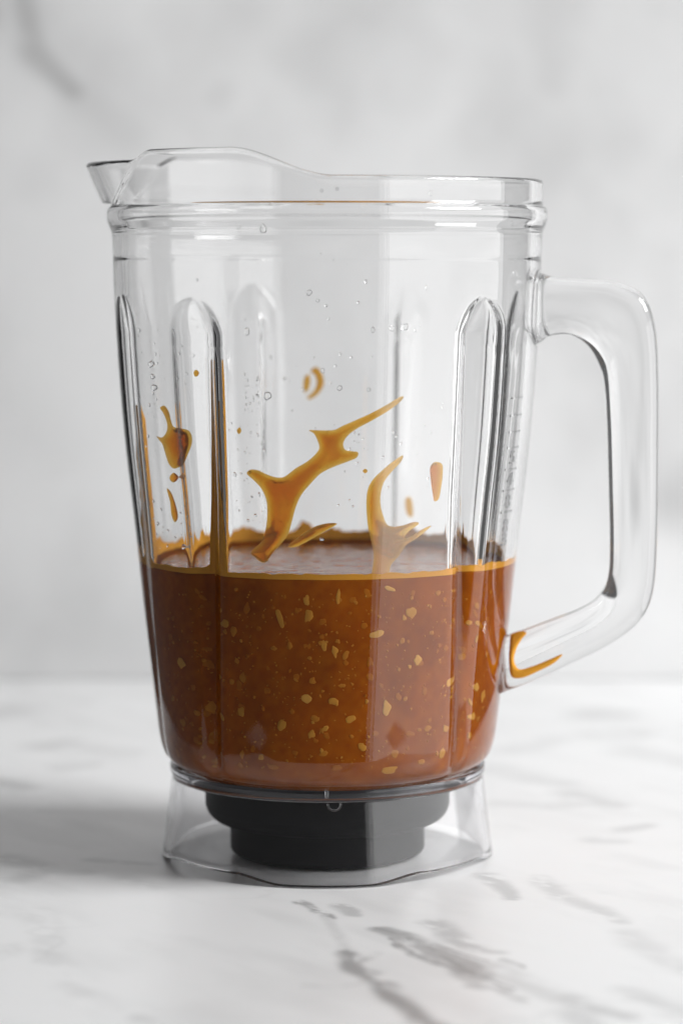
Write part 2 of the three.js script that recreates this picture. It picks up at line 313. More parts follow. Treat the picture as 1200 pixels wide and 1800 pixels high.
// ------------------------------------------------------------------ handle: pairs of inner and outer edge in the photograph, on a plane through the axis
let handleMesh;
const HA = 84 * D2R;                                               // the handle points slightly towards the camera
{
  const pairs = [[930, 606, 930, 474], [948, 601, 948, 478], [966, 589, 968, 485], [1000, 587, 1012, 488], [1028, 603, 1078, 493], [1047, 631, 1126, 517], [1058, 668, 1147, 572], [1063, 740, 1153, 660], [1066, 850, 1153, 800], [1068, 945, 1151, 930], [1065, 1005, 1144, 1028], [1050, 1040, 1120, 1082], [1020, 1062, 1070, 1122], [970, 1082, 1000, 1158], [918, 1102, 932, 1190], [890, 1112, 890, 1207], [872, 1118, 872, 1215]];
  const ci = new THREE.CatmullRomCurve3(pairs.map((p) => { const q = onPlaneZ(p[0], p[1], 0); return q; }), false, 'catmullrom', 0.5);
  const co = new THREE.CatmullRomCurve3(pairs.map((p) => onPlaneZ(p[2], p[3], 0)), false, 'catmullrom', 0.5);
  const S = 150, M = 56, P = [], I = [], ca = Math.sin(HA), cb = Math.cos(HA);
  for (let j = 0; j <= S; j++) {
    const t = j / S, a = ci.getPoint(t), b = co.getPoint(t), c = a.clone().add(b).multiplyScalar(0.5), h = b.clone().sub(a).multiplyScalar(0.5);
    const endW = Math.max(1 - t / 0.10, (t - 0.93) / 0.07, 0), tz = 0.0088 + 0.0030 * endW * endW;
    for (let i = 0; i < M; i++) {
      const f = i / M * 2 * Math.PI, n = 2 / 4.3, cu = Math.sign(Math.cos(f)) * Math.abs(Math.cos(f)) ** n, su = Math.sign(Math.sin(f)) * Math.abs(Math.sin(f)) ** n;
      const narrow = 1 - 0.36 * (cu < 0 ? cu * cu : 0);               // a little slimmer on the finger side
      let x = c.x + h.x * cu, y = c.y + h.y * cu, z = su * tz * narrow;
      let X = x * ca + z * -cb, Z = x * cb + z * ca;
      const ang = Math.atan2(X, Z), r = Math.hypot(X, Z), R = Rout(ang, y) - 0.0008;
      if (r < R) { X *= R / r; Z *= R / r; }
      P.push(X, y, Z);
    }
  }
  for (let j = 0; j < S; j++) for (let i = 0; i < M; i++) { const k = (i + 1) % M; I.push(j * M + i, j * M + k, (j + 1) * M + k, j * M + i, (j + 1) * M + k, (j + 1) * M + i); }
  const g = new THREE.BufferGeometry(); g.setAttribute('position', new THREE.Float32BufferAttribute(P, 3)); g.setIndex(I); g.computeVertexNormals();
  // outward winding: flip if the volume is negative
  let vol = 0; const v = (i) => new THREE.Vector3().fromArray(P, i * 3); for (let i = 0; i < I.length; i += 3) vol += v(I[i]).dot(v(I[i + 1]).cross(v(I[i + 2])));
  if (vol < 0) { for (let i = 0; i < I.length; i += 3) [I[i], I[i + 1]] = [I[i + 1], I[i]]; g.setIndex(I); g.computeVertexNormals(); }
  handleMesh = mesh('handle', g, glass, jug);
}

// ------------------------------------------------------------------ foot: clear plastic skirt, sealing ring, drive coupling
{
  const scallop = (a) => { const d = Math.abs(wrap(a)) / D2R, q = d > 90 ? 180 - d : d; return 0.0026 * smoothstep(q, 14, 34) * (1 - smoothstep(q, 60, 82)); };   // the edge lifts between four feet
  const RB = 0.0588;
  const yT = Y(1352), yTop = Y(1334), N = 480, th = 0.0024;
  const rT = RR(1352, 272), rRing = RR(1345, 276);
  const skirt = (a, y) => { const t = clamp((yT - y) / yT, 0, 1); return lerp(rT, RB, t); };
  const rows = [];
  const rin0 = RR(1340, 236);
  // from the inner lip over the ring's top, down the outside, round the edge and up the inside
  rows.push(() => [rin0, yTop - 0.0034], () => [rin0, yTop - 0.0004], () => [rin0 + 0.0004, yTop - 0.0001]);
  rows.push(() => [RR(1345, 266), yTop - 0.0001], () => [RR(1345, 272), yTop - 0.0001], () => [RR(1345, 275), yTop - 0.0005], () => [rRing, yTop - 0.0013], () => [rRing, yT + 0.0012], () => [RR(1345, 275), yT + 0.0004], () => [rT, yT - 0.0002]);
  for (let k = 1; k <= 24; k++) { rows.push((a) => { const y = lerp(yT - 0.0006, 0.0022 + scallop(a), k / 24); return [skirt(a, y), y]; }); }
  for (let k = 1; k < 8; k++) { const f = k / 8 * Math.PI, h = 0.0014 - 0.0012 * Math.sin(f); rows.push((a) => [skirt(a, 0.0014 + scallop(a)) - th / 2 + (th / 2 + 0.0003) * Math.cos(f), h + scallop(a)]); }
  for (let k = 24; k >= 0; k--) { rows.push((a) => { const y = lerp(yT - 0.0008, 0.0022 + scallop(a), k / 24); return [skirt(a, y) - th, y]; }); }
  rows.push(() => [rT - th - 0.001, yT - 0.0002], () => [rin0 + 0.004, yT + 0.0003], () => [rin0 + 0.0005, yT + 0.0003], () => [rin0, yTop - 0.0034]);
  const g = gridGeometry(rows, N, false, false);
  { const p = g.attributes.position, I = g.index.array; let vol = 0; const v = (i) => new THREE.Vector3().fromBufferAttribute(p, i); for (let i = 0; i < I.length; i += 3) vol += v(I[i]).dot(v(I[i + 1]).cross(v(I[i + 2]))); if (vol < 0) { for (let i = 0; i < I.length; i += 3) { const q = I[i]; I[i] = I[i + 1]; I[i + 1] = q; } g.computeVertexNormals(); } }
  const foot = mesh('foot', g, plastic, jug);
  const lat = (pts, seg = 160) => { const q = new THREE.LatheGeometry(pts.map(([r, y]) => new THREE.Vector2(r, y)), seg); return q; };
  const curve = (pts, n) => new THREE.SplineCurve(pts.map(([x, y]) => new THREE.Vector2(x, y))).getPoints(n).map((p) => [p.x, p.y]);
  // black rubber ring between glass and foot
  mesh('sealing_ring', lat([[RR(1340, 180), YB - 0.0035], [RR(1340, 231), YB - 0.0035], [RR(1340, 232), YB - 0.0028], [RR(1340, 232), YB - 0.0008], [RR(1340, 231), YB - 0.0002], [RR(1340, 180), YB - 0.0002], [RR(1340, 180), YB - 0.0035]]), rubber, jug);
  // drive coupling: a wide drum over a narrower one
  const r1 = RR(1400, 214), r2 = RR(1470, 170);
  const prof = [[0, yT - 0.002], [r1 - 0.001, yT - 0.002], [r1, yT - 0.003], [r1, Y(1408)], ...curve([[r1, Y(1408)], [r1 - 0.0012, Y(1422)], [r2 + 0.005, Y(1433)], [r2 + 0.0008, Y(1436)], [r2, Y(1440)]], 14).slice(1), [r2, Y(1484)], ...curve([[r2, Y(1484)], [r2 - 0.0008, Y(1490)], [r2 - 0.003, Y(1495)]], 8).slice(1), [0, Y(1495)]];
  const coupling = mesh('drive_coupling', lat(prof.reverse()), blackPlastic, jug);
  // small catch moulded on the front of the ring
  const catchG = new THREE.TorusGeometry(0.0022, 0.00032, 10, 28, Math.PI * 1.05); catchG.rotateZ(Math.PI * 0.98); catchG.rotateX(-0.1);
  catchG.translate(0.0026, Y(1352) - 0.0016, rT + 0.0006);
  mesh('catch', catchG, plastic, jug);
  const tabG = new THREE.CapsuleGeometry(0.0006, 0.0022, 6, 12); tabG.translate(0.0001, Y(1342), RR(1345, 277) + 0.0012);
  mesh('tab', tabG, plastic, jug);
}

// ------------------------------------------------------------------ where the view through a pixel meets the jug's walls
function hitCircle(o, d, R, far) {
  const a = d.x * d.x + d.z * d.z, b = 2 * (o.x * d.x + o.z * d.z), c = o.x * o.x + o.z * o.z - R * R, q = b * b - 4 * a * c;
  if (q < 0) return null;
  return (-b + (far ? 1 : -1) * Math.sqrt(q)) / (2 * a);
}
function hitWall(o, d, R, far) {
  let r = 0.07, p = null;
  for (let k = 0; k < 24; k++) {
    const t = hitCircle(o, d, r, far); if (t === null) return p;
    p = o.clone().addScaledVector(d, t); const want = R(Math.atan2(p.x, p.z), p.y);
    r += (want - r) * (k < 10 ? 0.8 : 0.5);
  }
  return p;
}
function wallNormal(R, p) {
  const a = Math.atan2(p.x, p.z), e = 1e-3, P = (aa, y) => { const r = R(aa, y); return new THREE.Vector3(r * Math.sin(aa), y, r * Math.cos(aa)); };
  const u = P(a + e, p.y).sub(P(a - e, p.y)), v = P(a, p.y + 2e-4).sub(P(a, p.y - 2e-4));
  return u.cross(v).normalize().multiplyScalar(u.clone().dot(p) < 0 ? 1 : 1);
}
const smoothOut = (a, y) => R0out(y) + oval(a, y), smoothIn = (a, y) => R0in(y) + oval(a, y);
function frontWall(px, py, inFlute = false) {                      // -> [angle, y] on the inner face of the near wall, with the glass's refraction
  const d = rayDir(px, py), fo = inFlute ? Rout : smoothOut, fi = inFlute ? Rin : smoothIn, h = hitWall(EYE, d, fo, false);
  if (!h) return null;
  let n = wallNormal(fo, h); if (n.dot(d) > 0) n.negate();
  const c = -n.dot(d), k = 1 / 1.5, q = 1 - k * k * (1 - c * c), dd = d.clone().multiplyScalar(k).addScaledVector(n, k * c - Math.sqrt(q));
  const p = hitWall(h, dd, fi, false); if (!p) return null;
  return [Math.atan2(p.x, p.z), p.y];
}
function backWall(px, py) { const p = hitWall(EYE, rayDir(px, py), Rin, true); return p && [Math.atan2(p.x, p.z), p.y]; }

// ------------------------------------------------------------------ sauce
const LEVEL = frontWall(575, 1024)[1];
console.log('sauce level', LEVEL, 'bottom', YB, 'ledge', YL);
const sauce = new THREE.Group(); sauce.name = 'sauce'; scene.add(sauce);
tag(sauce, 'brown sauce with pale chopped nuts filling the lower part of the jug', 'sauce');
const WET = 0.00025;                                               // the sauce wets the glass: no air between
{
  const rows = [], N = 720;
  for (const hw of [40, 120, 200]) rows.push(() => [RR(1322, hw), YBI - WET]);
  rows.push(() => [RR(1321, 225), YBI - WET], () => [RR(1320, 238) + WET, Y(1320) - WET * 0.6]);
  const y0 = Y(1316);
  for (let k = 0; k <= 120; k++) { const y = lerp(y0, LEVEL, k / 120); rows.push((a) => [Rin(a, y) + WET, y]); }
  const men = (a) => 0.0012 + 0.0006 * fbm(Math.sin(a) * 6, Math.cos(a) * 6, 2.2, 3);
  for (const [k, f] of [[0.55, 1], [0.9, 0.985], [1, 0.975], [0.7, 0.967], [0.35, 0.955], [0.1, 0.935]]) rows.push((a) => { const R = Rin(a, LEVEL); return [f === 1 ? R + WET : R * f, LEVEL + men(a) * k]; });
  const side = rows.length;
  for (let k = 0; k < 70; k++) {
    const f = 0.92 * (1 - k / 70);
    rows.push((a) => {
      const r = Rin(a, LEVEL) * f, x = r * Math.sin(a), z = r * Math.cos(a);
      const w = 0.0011 * (fbm(x * 70, z * 160, 4.4, 4) - 0.5) + 0.00045 * (fbm(x * 260, z * 620, 6.1, 3) - 0.5);
      return [r, LEVEL + w * Math.min(1, (1 - f) * 9)];
    });
  }
  const bodyG = gridGeometry(rows.slice(0, side), N, true, false), bp = bodyG.attributes.position, bc = new Float32Array(bp.count * 3);
  for (let i = 0; i < bp.count; i++) {                              // pulp: the sauce is uneven in colour
    const x = bp.getX(i), y = bp.getY(i), z = bp.getZ(i), n = fbm(x * 90, y * 60, z * 90, 3), m = fbm(x * 420, y * 420, z * 420, 2), k = 0.55 + 0.62 * n + 0.34 * m;
    bc.set([k, k * (0.86 + 0.3 * m), k * (0.8 + 0.4 * m)], i * 3);
  }
  bodyG.setAttribute('color', new THREE.BufferAttribute(bc, 3));
  mesh('sauce_body', bodyG, sauceWetMat, sauce);
  mesh('sauce_surface', gridGeometry(rows.slice(side - 6), N, false, true), sauceMat, sauce);
  // film that the sauce has left on the wall just above its level
  const peaks = [[178, 0.002, 3], [-172, 0.006, 2.6], [-150, 0.004, 4], [150, 0.003, 4], [134, 0.006, 2.2], [-125, 0.003, 5], [-100, 0.006, 6], [-84, 0.009, 3.5], [-38.6, 0.004, 1.6], [165, 0.002, 5], [100, 0.003, 8], [60, 0.001, 6]];
  const hgt = (a) => {
    let h = 0.0012 + 0.0026 * smoothstep(Math.abs(wrap(a)), 1.5, 2.2) * fbm(Math.sin(a) * 14, Math.cos(a) * 14, 5.2, 4);
    h += 0.0014 * fbm(Math.sin(a) * 22, Math.cos(a) * 22, 1.1, 4);
    for (const [d, k, w] of peaks) h += 0.65 * k * Math.exp(-((wrap(a - d * D2R) / D2R / w) ** 2)) * (0.7 + 0.6 * noise3(a * 60, 1, d));
    return h;
  };
  const fr = [], GAP = 0.00006, NF = 720, K = 14;
  for (let k = 0; k <= K; k++) fr.push((a) => { const y = LEVEL + 0.0008 + hgt(a) * k / K; return [Rin(a, y) + 0.0002, y]; });
  for (let k = K; k >= 0; k--) fr.push((a) => { const y = LEVEL + 0.0008 + hgt(a) * k / K; return [Rin(a, y) - 0.0001 - 0.0008 * Math.sqrt(1 - k / (K + 0.3)), y]; });
  fr.push(fr[0]);
  mesh('film', gridGeometry(fr, NF, false, false), streakMat, sauce).userData.label = 'thin golden film of sauce clinging to the glass above the level';
}
// chopped nuts pressed against the glass: photograph x, y, width, height, turn (degrees), tone
{
  const nuts = [[492, 1087, 10, 24, -18, 1], [543, 1083, 11, 19, 5, 1], [594, 1050, 8, 22, 4, 1], [723, 1075, 15, 16, 20, 1], [660, 1115, 26, 10, -4, 0], [482, 1140, 9, 8, 0, 2], [509, 1135, 8, 10, 20, 2], [570, 1135, 8, 16, 8, 1], [588, 1144, 9, 17, -14, 1], [544, 1157, 8, 6, 0, 2], [733, 1160, 13, 14, 0, 0], [700, 1177, 6, 6, 0, 2], [428, 1192, 9, 18, 5, 2], [549, 1196, 10, 10, 30, 2], [600, 1205, 11, 7, 0, 2], [540, 1228, 19, 14, 15, 0], [586, 1233, 14, 10, -8, 1], [678, 1243, 12, 23, 8, 0], [424, 1250, 10, 14, 0, 1], [553, 1264, 15, 9, 30, 2], [616, 1265, 17, 10, -18, 1], [495, 1276, 14, 16, 10, 1], [572, 1280, 12, 9, -25, 1], [547, 1291, 10, 15, 24, 1], [636, 1313, 12, 11, 0, 1], [568, 1324, 14, 9, -25, 2], [520, 1323, 9, 7, 0, 3], [459, 1331, 9, 11, 30, 1], [693, 1325, 13, 13, -30, 2], [445, 1316, 8, 10, 0, 3], [684, 1354, 26, 9, -4, 1], [684, 1035, 16, 8, 18, 0], [318, 1165, 13, 18, 8, 0], [374, 1244, 11, 20, -10, 2], [365, 1166, 9, 9, 0, 3], [413, 1109, 10, 15, 10, 2], [320, 1268, 6, 8, 0, 2], [794, 1196, 13, 11, -20, 0], [836, 1208, 9, 14, 15, 0], [830, 1259, 9, 11, 0, 0], [824, 1235, 8, 13, -20, 1], [836, 1121, 6, 14, 10, 1], [782, 1280, 9, 11, 0, 1], [776, 1322, 8, 16, 10, 1], [824, 1292, 6, 8, 0, 1], [809, 1154, 8, 10, 0, 2], [848, 1222, 9, 18, 20, 1], [836, 1064, 10, 12, 0, 2], [758, 1112, 7, 9, 0, 2], [800, 1037, 8, 8, 0, 2], [434, 1070, 10, 16, 10, 3], [640, 1100, 10, 8, 10, 3], [520, 1190, 12, 10, 0, 3], [470, 1215, 10, 8, 0, 3], [650, 1190, 12, 10, 10, 3], [700, 1225, 9, 12, 0, 3], [720, 1290, 12, 10, 0, 3], [740, 1340, 12, 7, 10, 2], [345, 1300, 8, 10, 0, 3], [340, 1210, 8, 10, 0, 3], [300, 1120, 7, 10, 0, 3], [854, 1150, 6, 10, 0, 2], [800, 1100, 9, 11, 0, 3], [607, 1165, 8, 9, 0, 3], [455, 1105, 7, 9, 0, 3], [745, 1215, 8, 10, 0, 3], [590, 1350, 16, 7, 0, 3], [480, 1348, 16, 7, 5, 3], [660, 1290, 9, 8, 0, 3], [512, 1250, 8, 8, 0, 3], [380, 1290, 9, 12, 0, 3]];
  const at = (px, py) => { const p = frontWall(px, py, true) ?? frontWall(px, py); return p; };
  function nutGeometry(px, py, w, h, turn, size, lift) {
    const p = at(px, py); if (!p) return null;
    const q = frontWall(px + 4, py) ?? p, k = clamp(Math.abs(wrap(q[0] - p[0])) * Rin(p[0], p[1]) * FPX / 4, 0.6, 1.6);
    const g = mergeVertices(new THREE.IcosahedronGeometry(1, size).deleteAttribute('normal').deleteAttribute('uv')), v = g.attributes.position, s = rr(0, 90), t = turn * D2R;
    for (let i = 0; i < v.count; i++) {
      let x = v.getX(i), y = v.getY(i), z = v.getZ(i);
      const f = 0.62 + 0.8 * noise3(x * 1.3 + s, y * 1.3, z * 0.6) + 0.16 * (noise3(x * 4 + s, y * 4, z) - 0.5);
      x *= f * w / 2 / FPX * k; y *= f * h / 2 / FPX;
      const X = x * Math.cos(t) + y * Math.sin(t), Yy = -x * Math.sin(t) + y * Math.cos(t), R = Rin(p[0], p[1]), a = p[0] + X / R, yy = p[1] + Yy, r = Rin(a, yy) + WET + lift * (z > 0 ? Math.pow(z, 0.6) : 0) + (z < 0 ? z * 0.0012 : 0);
      v.setXYZ(i, r * Math.sin(a), yy, r * Math.cos(a));
    }
    g.computeVertexNormals();
    return g;
  }
  for (let i = 0; i < 190; i++) { const w = 3.5 + 7 * rnd() ** 2.2; nuts.push([rr(285, 865), rr(1036, 1352), w, w * rr(0.7, 1.6), rr(-60, 60), rnd() < 0.12 ? 1 : rnd() < 0.45 ? 2 : 3]); }
  let n = 0;
  for (const [px, py, w, h, t, tone] of nuts) { const g = nutGeometry(px, py, w * 1.12, h * 1.12, t, 3, 0.00022 + 0.00006 * (3 - tone)); if (g) { const o = mesh(n ? `nut_piece_${String(n).padStart(3, '0')}` : 'nut_piece', g, nutMats[tone], sauce); n++; } }
  const specks = [];
  for (let i = 0; i < 420; i++) { const g = nutGeometry(rr(290, 860), rr(1040, 1350), rr(1.2, 3.6), rr(1.5, 4.5), rr(0, 180), 1, 0.00018); if (g) specks.push(g); }
  const so = mesh('nut_specks', mergeGeometries(specks), nutMats[2], sauce); so.userData.kind = 'stuff';
}

// ------------------------------------------------------------------ splashes of sauce: outlines in the photograph laid on the inside of the wall
const GAP = 0.00008;
let frontWallOverride = null;
function splashGeometry(outline, { step = 1.6, thick = 0.0016, reach = 16, wall = 'front', smooth = 6, angleOnly = false } = {}) {
  const c = new THREE.CatmullRomCurve3(outline.map(([x, y]) => new THREE.Vector3(x, y, 0)), true, 'centripetal'), pts = c.getPoints(outline.length * smooth);
  let x0 = 1e9, y0 = 1e9, x1 = -1e9, y1 = -1e9; for (const p of pts) { x0 = Math.min(x0, p.x); x1 = Math.max(x1, p.x); y0 = Math.min(y0, p.y); y1 = Math.max(y1, p.y); }
  const sdf = (x, y) => { let d = 1e9, ins = false; for (let i = 0, j = pts.length - 1; i < pts.length; j = i++) { const a = pts[i], b = pts[j], ex = b.x - a.x, ey = b.y - a.y, wx = x - a.x, wy = y - a.y, t = clamp((wx * ex + wy * ey) / (ex * ex + ey * ey + 1e-12), 0, 1); d = Math.min(d, (wx - ex * t) ** 2 + (wy - ey * t) ** 2); if ((a.y > y) !== (b.y > y) && x < (b.x - a.x) * (y - a.y) / (b.y - a.y) + a.x) ins = !ins; } return (ins ? 1 : -1) * Math.sqrt(d); };
  const nx = Math.ceil((x1 - x0) / step) + 2, ny = Math.ceil((y1 - y0) / step) + 2, S = [], at = (i, j) => [x0 - step + i * step, y0 - step + j * step];
  for (let j = 0; j <= ny; j++) for (let i = 0; i <= nx; i++) S.push(sdf(...at(i, j)));
  const tri = [], V = (i, j) => [...at(i, j), S[j * (nx + 1) + i]];
  const clip = (t) => { const o = []; for (let k = 0; k < 3; k++) { const a = t[k], b = t[(k + 1) % 3]; if (a[2] > 0) o.push(a); if ((a[2] > 0) !== (b[2] > 0)) { const f = a[2] / (a[2] - b[2]); o.push([lerp(a[0], b[0], f), lerp(a[1], b[1], f), 0]); } } for (let k = 1; k + 1 < o.length; k++) tri.push(o[0], o[k], o[k + 1]); };
  for (let j = 0; j < ny; j++) for (let i = 0; i < nx; i++) { clip([V(i, j), V(i + 1, j), V(i + 1, j + 1)]); clip([V(i, j), V(i + 1, j + 1), V(i, j + 1)]); }
  const cache = new Map(), wallAt = (x, y) => { const k = `${Math.round(x * 200)},${Math.round(y * 200)}`; if (!cache.has(k)) cache.set(k, frontWallOverride ? frontWallOverride(x, y) : wall === 'back' ? backWall(x, y) : frontWall(x, y, wall === 'flute') ?? null); return cache.get(k); };
  const P = [], bad = () => {};
  const put = (x, y, d, top) => { if (frontWallOverride) { const q = wallAt(x, y); if (!q) return null; const u = clamp(d / reach, 0, 1), e = rayDir(x, y), s = 0.00005 + (top ? thick * (0.1 + 0.9 * u * (2 - u)) : 0); return [q.x - e.x * s, q.y - e.y * s, q.z - e.z * s]; } const w = wallAt(x, y); if (!w) return null; const u = clamp(d / reach, 0, 1), th = top ? thick * (0.04 + 0.96 * u * u * (3 - 2 * u)) * (0.35 + 1.3 * fbm(x / 26, y / 26, 3.3, 3)) : 0; const r = Rin(w[0], w[1]) - GAP - th; return [r * Math.sin(w[0]), w[1], r * Math.cos(w[0])]; };
  for (let k = 0; k < tri.length; k += 3) for (const top of [0, 1]) {
    const q = [0, 1, 2].map((m) => put(...tri[k + m], top)); if (q.some((z) => !z)) continue;
    P.push(...(top ? [q[0], q[1], q[2]] : [q[0], q[2], q[1]]).flat());
    if (!top) continue;
    for (let m = 0; m < 3; m++) { const a = tri[k + m], b = tri[k + (m + 1) % 3]; if (a[2] === 0 && b[2] === 0) { const a0 = put(...a, 0), a1 = put(...a, 1), b0 = put(...b, 0), b1 = put(...b, 1); P.push(...a1, ...a0, ...b1, ...b1, ...a0, ...b0); } }
  }
  if (!P.length) return null;
  let g = new THREE.BufferGeometry(); g.setAttribute('position', new THREE.Float32BufferAttribute(P, 3));
  g = mergeVertices(g, 1e-6);
  const I = g.index.array, p = g.attributes.position; let vol = 0; const v = (i) => new THREE.Vector3().fromBufferAttribute(p, i);
  for (let i = 0; i < I.length; i += 3) vol += v(I[i]).dot(v(I[i + 1]).cross(v(I[i + 2])));
  if (vol < 0) for (let i = 0; i < I.length; i += 3) { const t = I[i]; I[i] = I[i + 1]; I[i + 1] = t; }
  g.computeVertexNormals();
  return g;
}
const z4 = (list) => list.map(([x, y]) => [420 + x / 3.3333, 640 + y / 3.3333]);
function splash(name, label, outline, opts = {}) {
  const g = splashGeometry(outline, opts); if (!g) { console.log('no wall for', label); return; }
  tag(mesh(numbered(name), g, opts.wet ? streakMat : filmMat, scene), label, 'splash', 'sauce splashed on the inside of the jug');
}
splash('sauce_splash', 'large forked golden splash running diagonally down the glass', z4([[45, 640], [62, 620], [110, 622], [160, 645], [225, 665], [265, 660], [330, 612], [400, 570], [450, 525], [470, 490], [460, 450], [436, 405], [405, 388], [470, 388], [560, 385], [600, 365], [680, 330], [780, 285], [880, 230], [950, 190], [965, 190], [950, 215], [880, 270], [780, 330], [680, 385], [628, 430], [610, 470], [622, 502], [660, 510], [698, 518], [692, 545], [640, 570], [560, 600], [480, 640], [420, 700], [370, 760], [335, 830], [310, 920], [285, 1000], [240, 1060], [195, 1110], [165, 1155], [140, 1165], [95, 1135], [68, 1107], [90, 1080], [130, 1040], [155, 970], [165, 880], [160, 800], [130, 730], [85, 680]]), { thick: 0.0019, reach: 17 });
splash('sauce_splash', 'curved golden splash rising out of the sauce beside the forked one', z4([[962, 535], [900, 572], [840, 622], [790, 670], [757, 725], [746, 800], [748, 880], [755, 950], [770, 1020], [788, 1100], [785, 1180], [770, 1245], [735, 1290], [760, 1312], [860, 1312], [925, 1290], [885, 1240], [890, 1180], [940, 1120], [980, 1060], [1040, 1020], [1130, 945], [1080, 965], [1010, 1008], [968, 1018], [990, 985], [1055, 932], [1030, 925], [960, 945], [900, 952], [868, 940], [845, 890], [830, 830], [830, 760], [850, 690], [900, 625], [950, 570]]), { thick: 0.0013, reach: 17 });
splash('sauce_splash', 'thin spindle-shaped golden splash just above the sauce level', z4([[285, 1070], [320, 1035], [380, 990], [450, 950], [530, 932], [575, 935], [530, 965], [460, 1005], [390, 1045], [330, 1072]]), { thick: 0.0011, reach: 6 });
splash('sauce_splash', 'upright orange drop beside the groove nearer the handle', z4([[1122, 600], [1148, 574], [1188, 585], [1193, 650], [1184, 720], [1168, 792], [1146, 804], [1135, 760], [1124, 680]]), { thick: 0.0018, reach: 9 });
splash('sauce_splash', 'golden drop with a curled tail on the spout side', [[281, 717], [288, 713], [296, 723], [300, 738], [305, 751], [321, 757], [326, 775], [322, 800], [316, 817], [307, 824], [298, 818], [291, 800], [285, 781], [279, 773], [275, 767], [284, 769], [291, 762], [294, 750], [291, 736], [286, 725]], { thick: 0.0011, reach: 14, step: 1.2 });
splash('sauce_splash', 'small round golden drop under the curled drop', [[298, 838], [305, 831], [312, 837], [311, 844], [304, 848], [299, 844]], { thick: 0.0009, reach: 6, step: 1 });
splash('sauce_splash', 'thin upright golden sliver below the small round drop', [[293, 858], [299, 864], [306, 880], [312, 911], [307, 918], [301, 905], [299, 884]], { thick: 0.0008, reach: 4, step: 1 });
splash('sauce_splash', 'blurred golden crescent on the far wall of the jug', [[545, 655], [555, 647], [566, 659], [569, 675], [561, 690], [545, 701], [538, 699], [550, 688], [556, 675], [553, 662]], { thick: 0.0007, reach: 5, wall: 'back' });
splash('sauce_splash', 'short blurred golden dab inside the crescent on the far wall', [[534, 665], [542, 660], [545, 670], [541, 686], [534, 690]], { thick: 0.0006, reach: 5, wall: 'back' });
splash('sauce_splash', 'faint upright golden dab low on the far wall', [[715, 876], [723, 872], [729, 892], [727, 909], [719, 905]], { thick: 0.0006, reach: 5, wall: 'back' });
splash('sauce_splash', 'tiny brown droplet inside the groove nearer the spout', [[340, 655], [344, 650], [349, 654], [348, 660], [343, 662]], { thick: 0.0012, reach: 4, step: 0.8, wall: 'flute' });
splash('sauce_splash', 'tiny olive droplet between the forked splash and the curved one', [[637, 828], [642, 824], [646, 828], [642, 832]], { thick: 0.0006, reach: 4, step: 0.8 });
splash('sauce_splash', 'tiny brown speck beside the forked splash towards the spout', [[416, 757], [421, 751], [424, 757], [420, 763]], { thick: 0.0008, reach: 4, step: 0.8 });
// amber colour standing for sauce refracted in the lower handle joint, laid on the handle's own surface
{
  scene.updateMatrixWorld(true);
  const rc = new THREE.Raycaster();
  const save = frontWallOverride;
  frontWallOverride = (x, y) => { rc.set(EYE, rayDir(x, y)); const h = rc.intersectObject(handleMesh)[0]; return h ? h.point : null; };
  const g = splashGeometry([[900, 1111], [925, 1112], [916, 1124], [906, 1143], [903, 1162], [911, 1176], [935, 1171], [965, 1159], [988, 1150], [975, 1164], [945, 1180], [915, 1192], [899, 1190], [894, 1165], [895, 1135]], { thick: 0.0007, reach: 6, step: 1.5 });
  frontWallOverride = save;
  if (g) tag(mesh('refraction_smear', g, streakMat, scene), 'amber smear standing for the sauce refracted in the lower joint of the handle', 'smear');
}
// streaks that follow the ribs, built along the wall
function streak(label, aFun, wFun, y0, y1, thick) {
  const P = [], I = [], K = 90, M = 10;
  for (let k = 0; k <= K; k++) {
    const y = lerp(y0, y1, k / K), a = aFun(y), w = wFun(y);
    for (let i = 0; i <= M; i++) for (const top of [0, 1]) { const u = i / M * 2 - 1, aa = a + u * w, r = Rin(aa, y) + 0.00022 - (top ? 0.00045 + thick * Math.sqrt(Math.max(0, 1 - u * u)) * Math.min(1, Math.min(k, K - k) / 8) : 0); P.push(r * Math.sin(aa), y, r * Math.cos(aa)); }
  }
  const id = (k, i, t) => (k * (M + 1) + i) * 2 + t, quad = (a, b, c, d) => I.push(a, b, c, a, c, d);
  for (let k = 0; k < K; k++) { for (let i = 0; i < M; i++) { quad(id(k, i, 0), id(k, i + 1, 0), id(k + 1, i + 1, 0), id(k + 1, i, 0)); quad(id(k, i, 1), id(k + 1, i, 1), id(k + 1, i + 1, 1), id(k, i + 1, 1)); } quad(id(k, 0, 0), id(k + 1, 0, 0), id(k + 1, 0, 1), id(k, 0, 1)); quad(id(k, M, 1), id(k + 1, M, 1), id(k + 1, M, 0), id(k, M, 0)); }
  for (const k of [0, K]) for (let i = 0; i < M; i++) k ? quad(id(k, i, 0), id(k, i + 1, 0), id(k, i + 1, 1), id(k, i, 1)) : quad(id(k, i, 0), id(k, i, 1), id(k, i + 1, 1), id(k, i + 1, 0));
  const g = new THREE.BufferGeometry(); g.setAttribute('position', new THREE.Float32BufferAttribute(P, 3));
  let vol = 0; const v = (i) => new THREE.Vector3().fromArray(P, i * 3); for (let i = 0; i < I.length; i += 3) vol += v(I[i]).dot(v(I[i + 1]).cross(v(I[i + 2])));
  if (vol < 0) for (let i = 0; i < I.length; i += 3) { const t = I[i]; I[i] = I[i + 1]; I[i + 1] = t; }
  g.setIndex(I); g.computeVertexNormals();
  tag(mesh(numbered('sauce_and_refraction_streak'), g, streakMat, scene), label, 'streak', 'sauce streaks along the ribs');
}
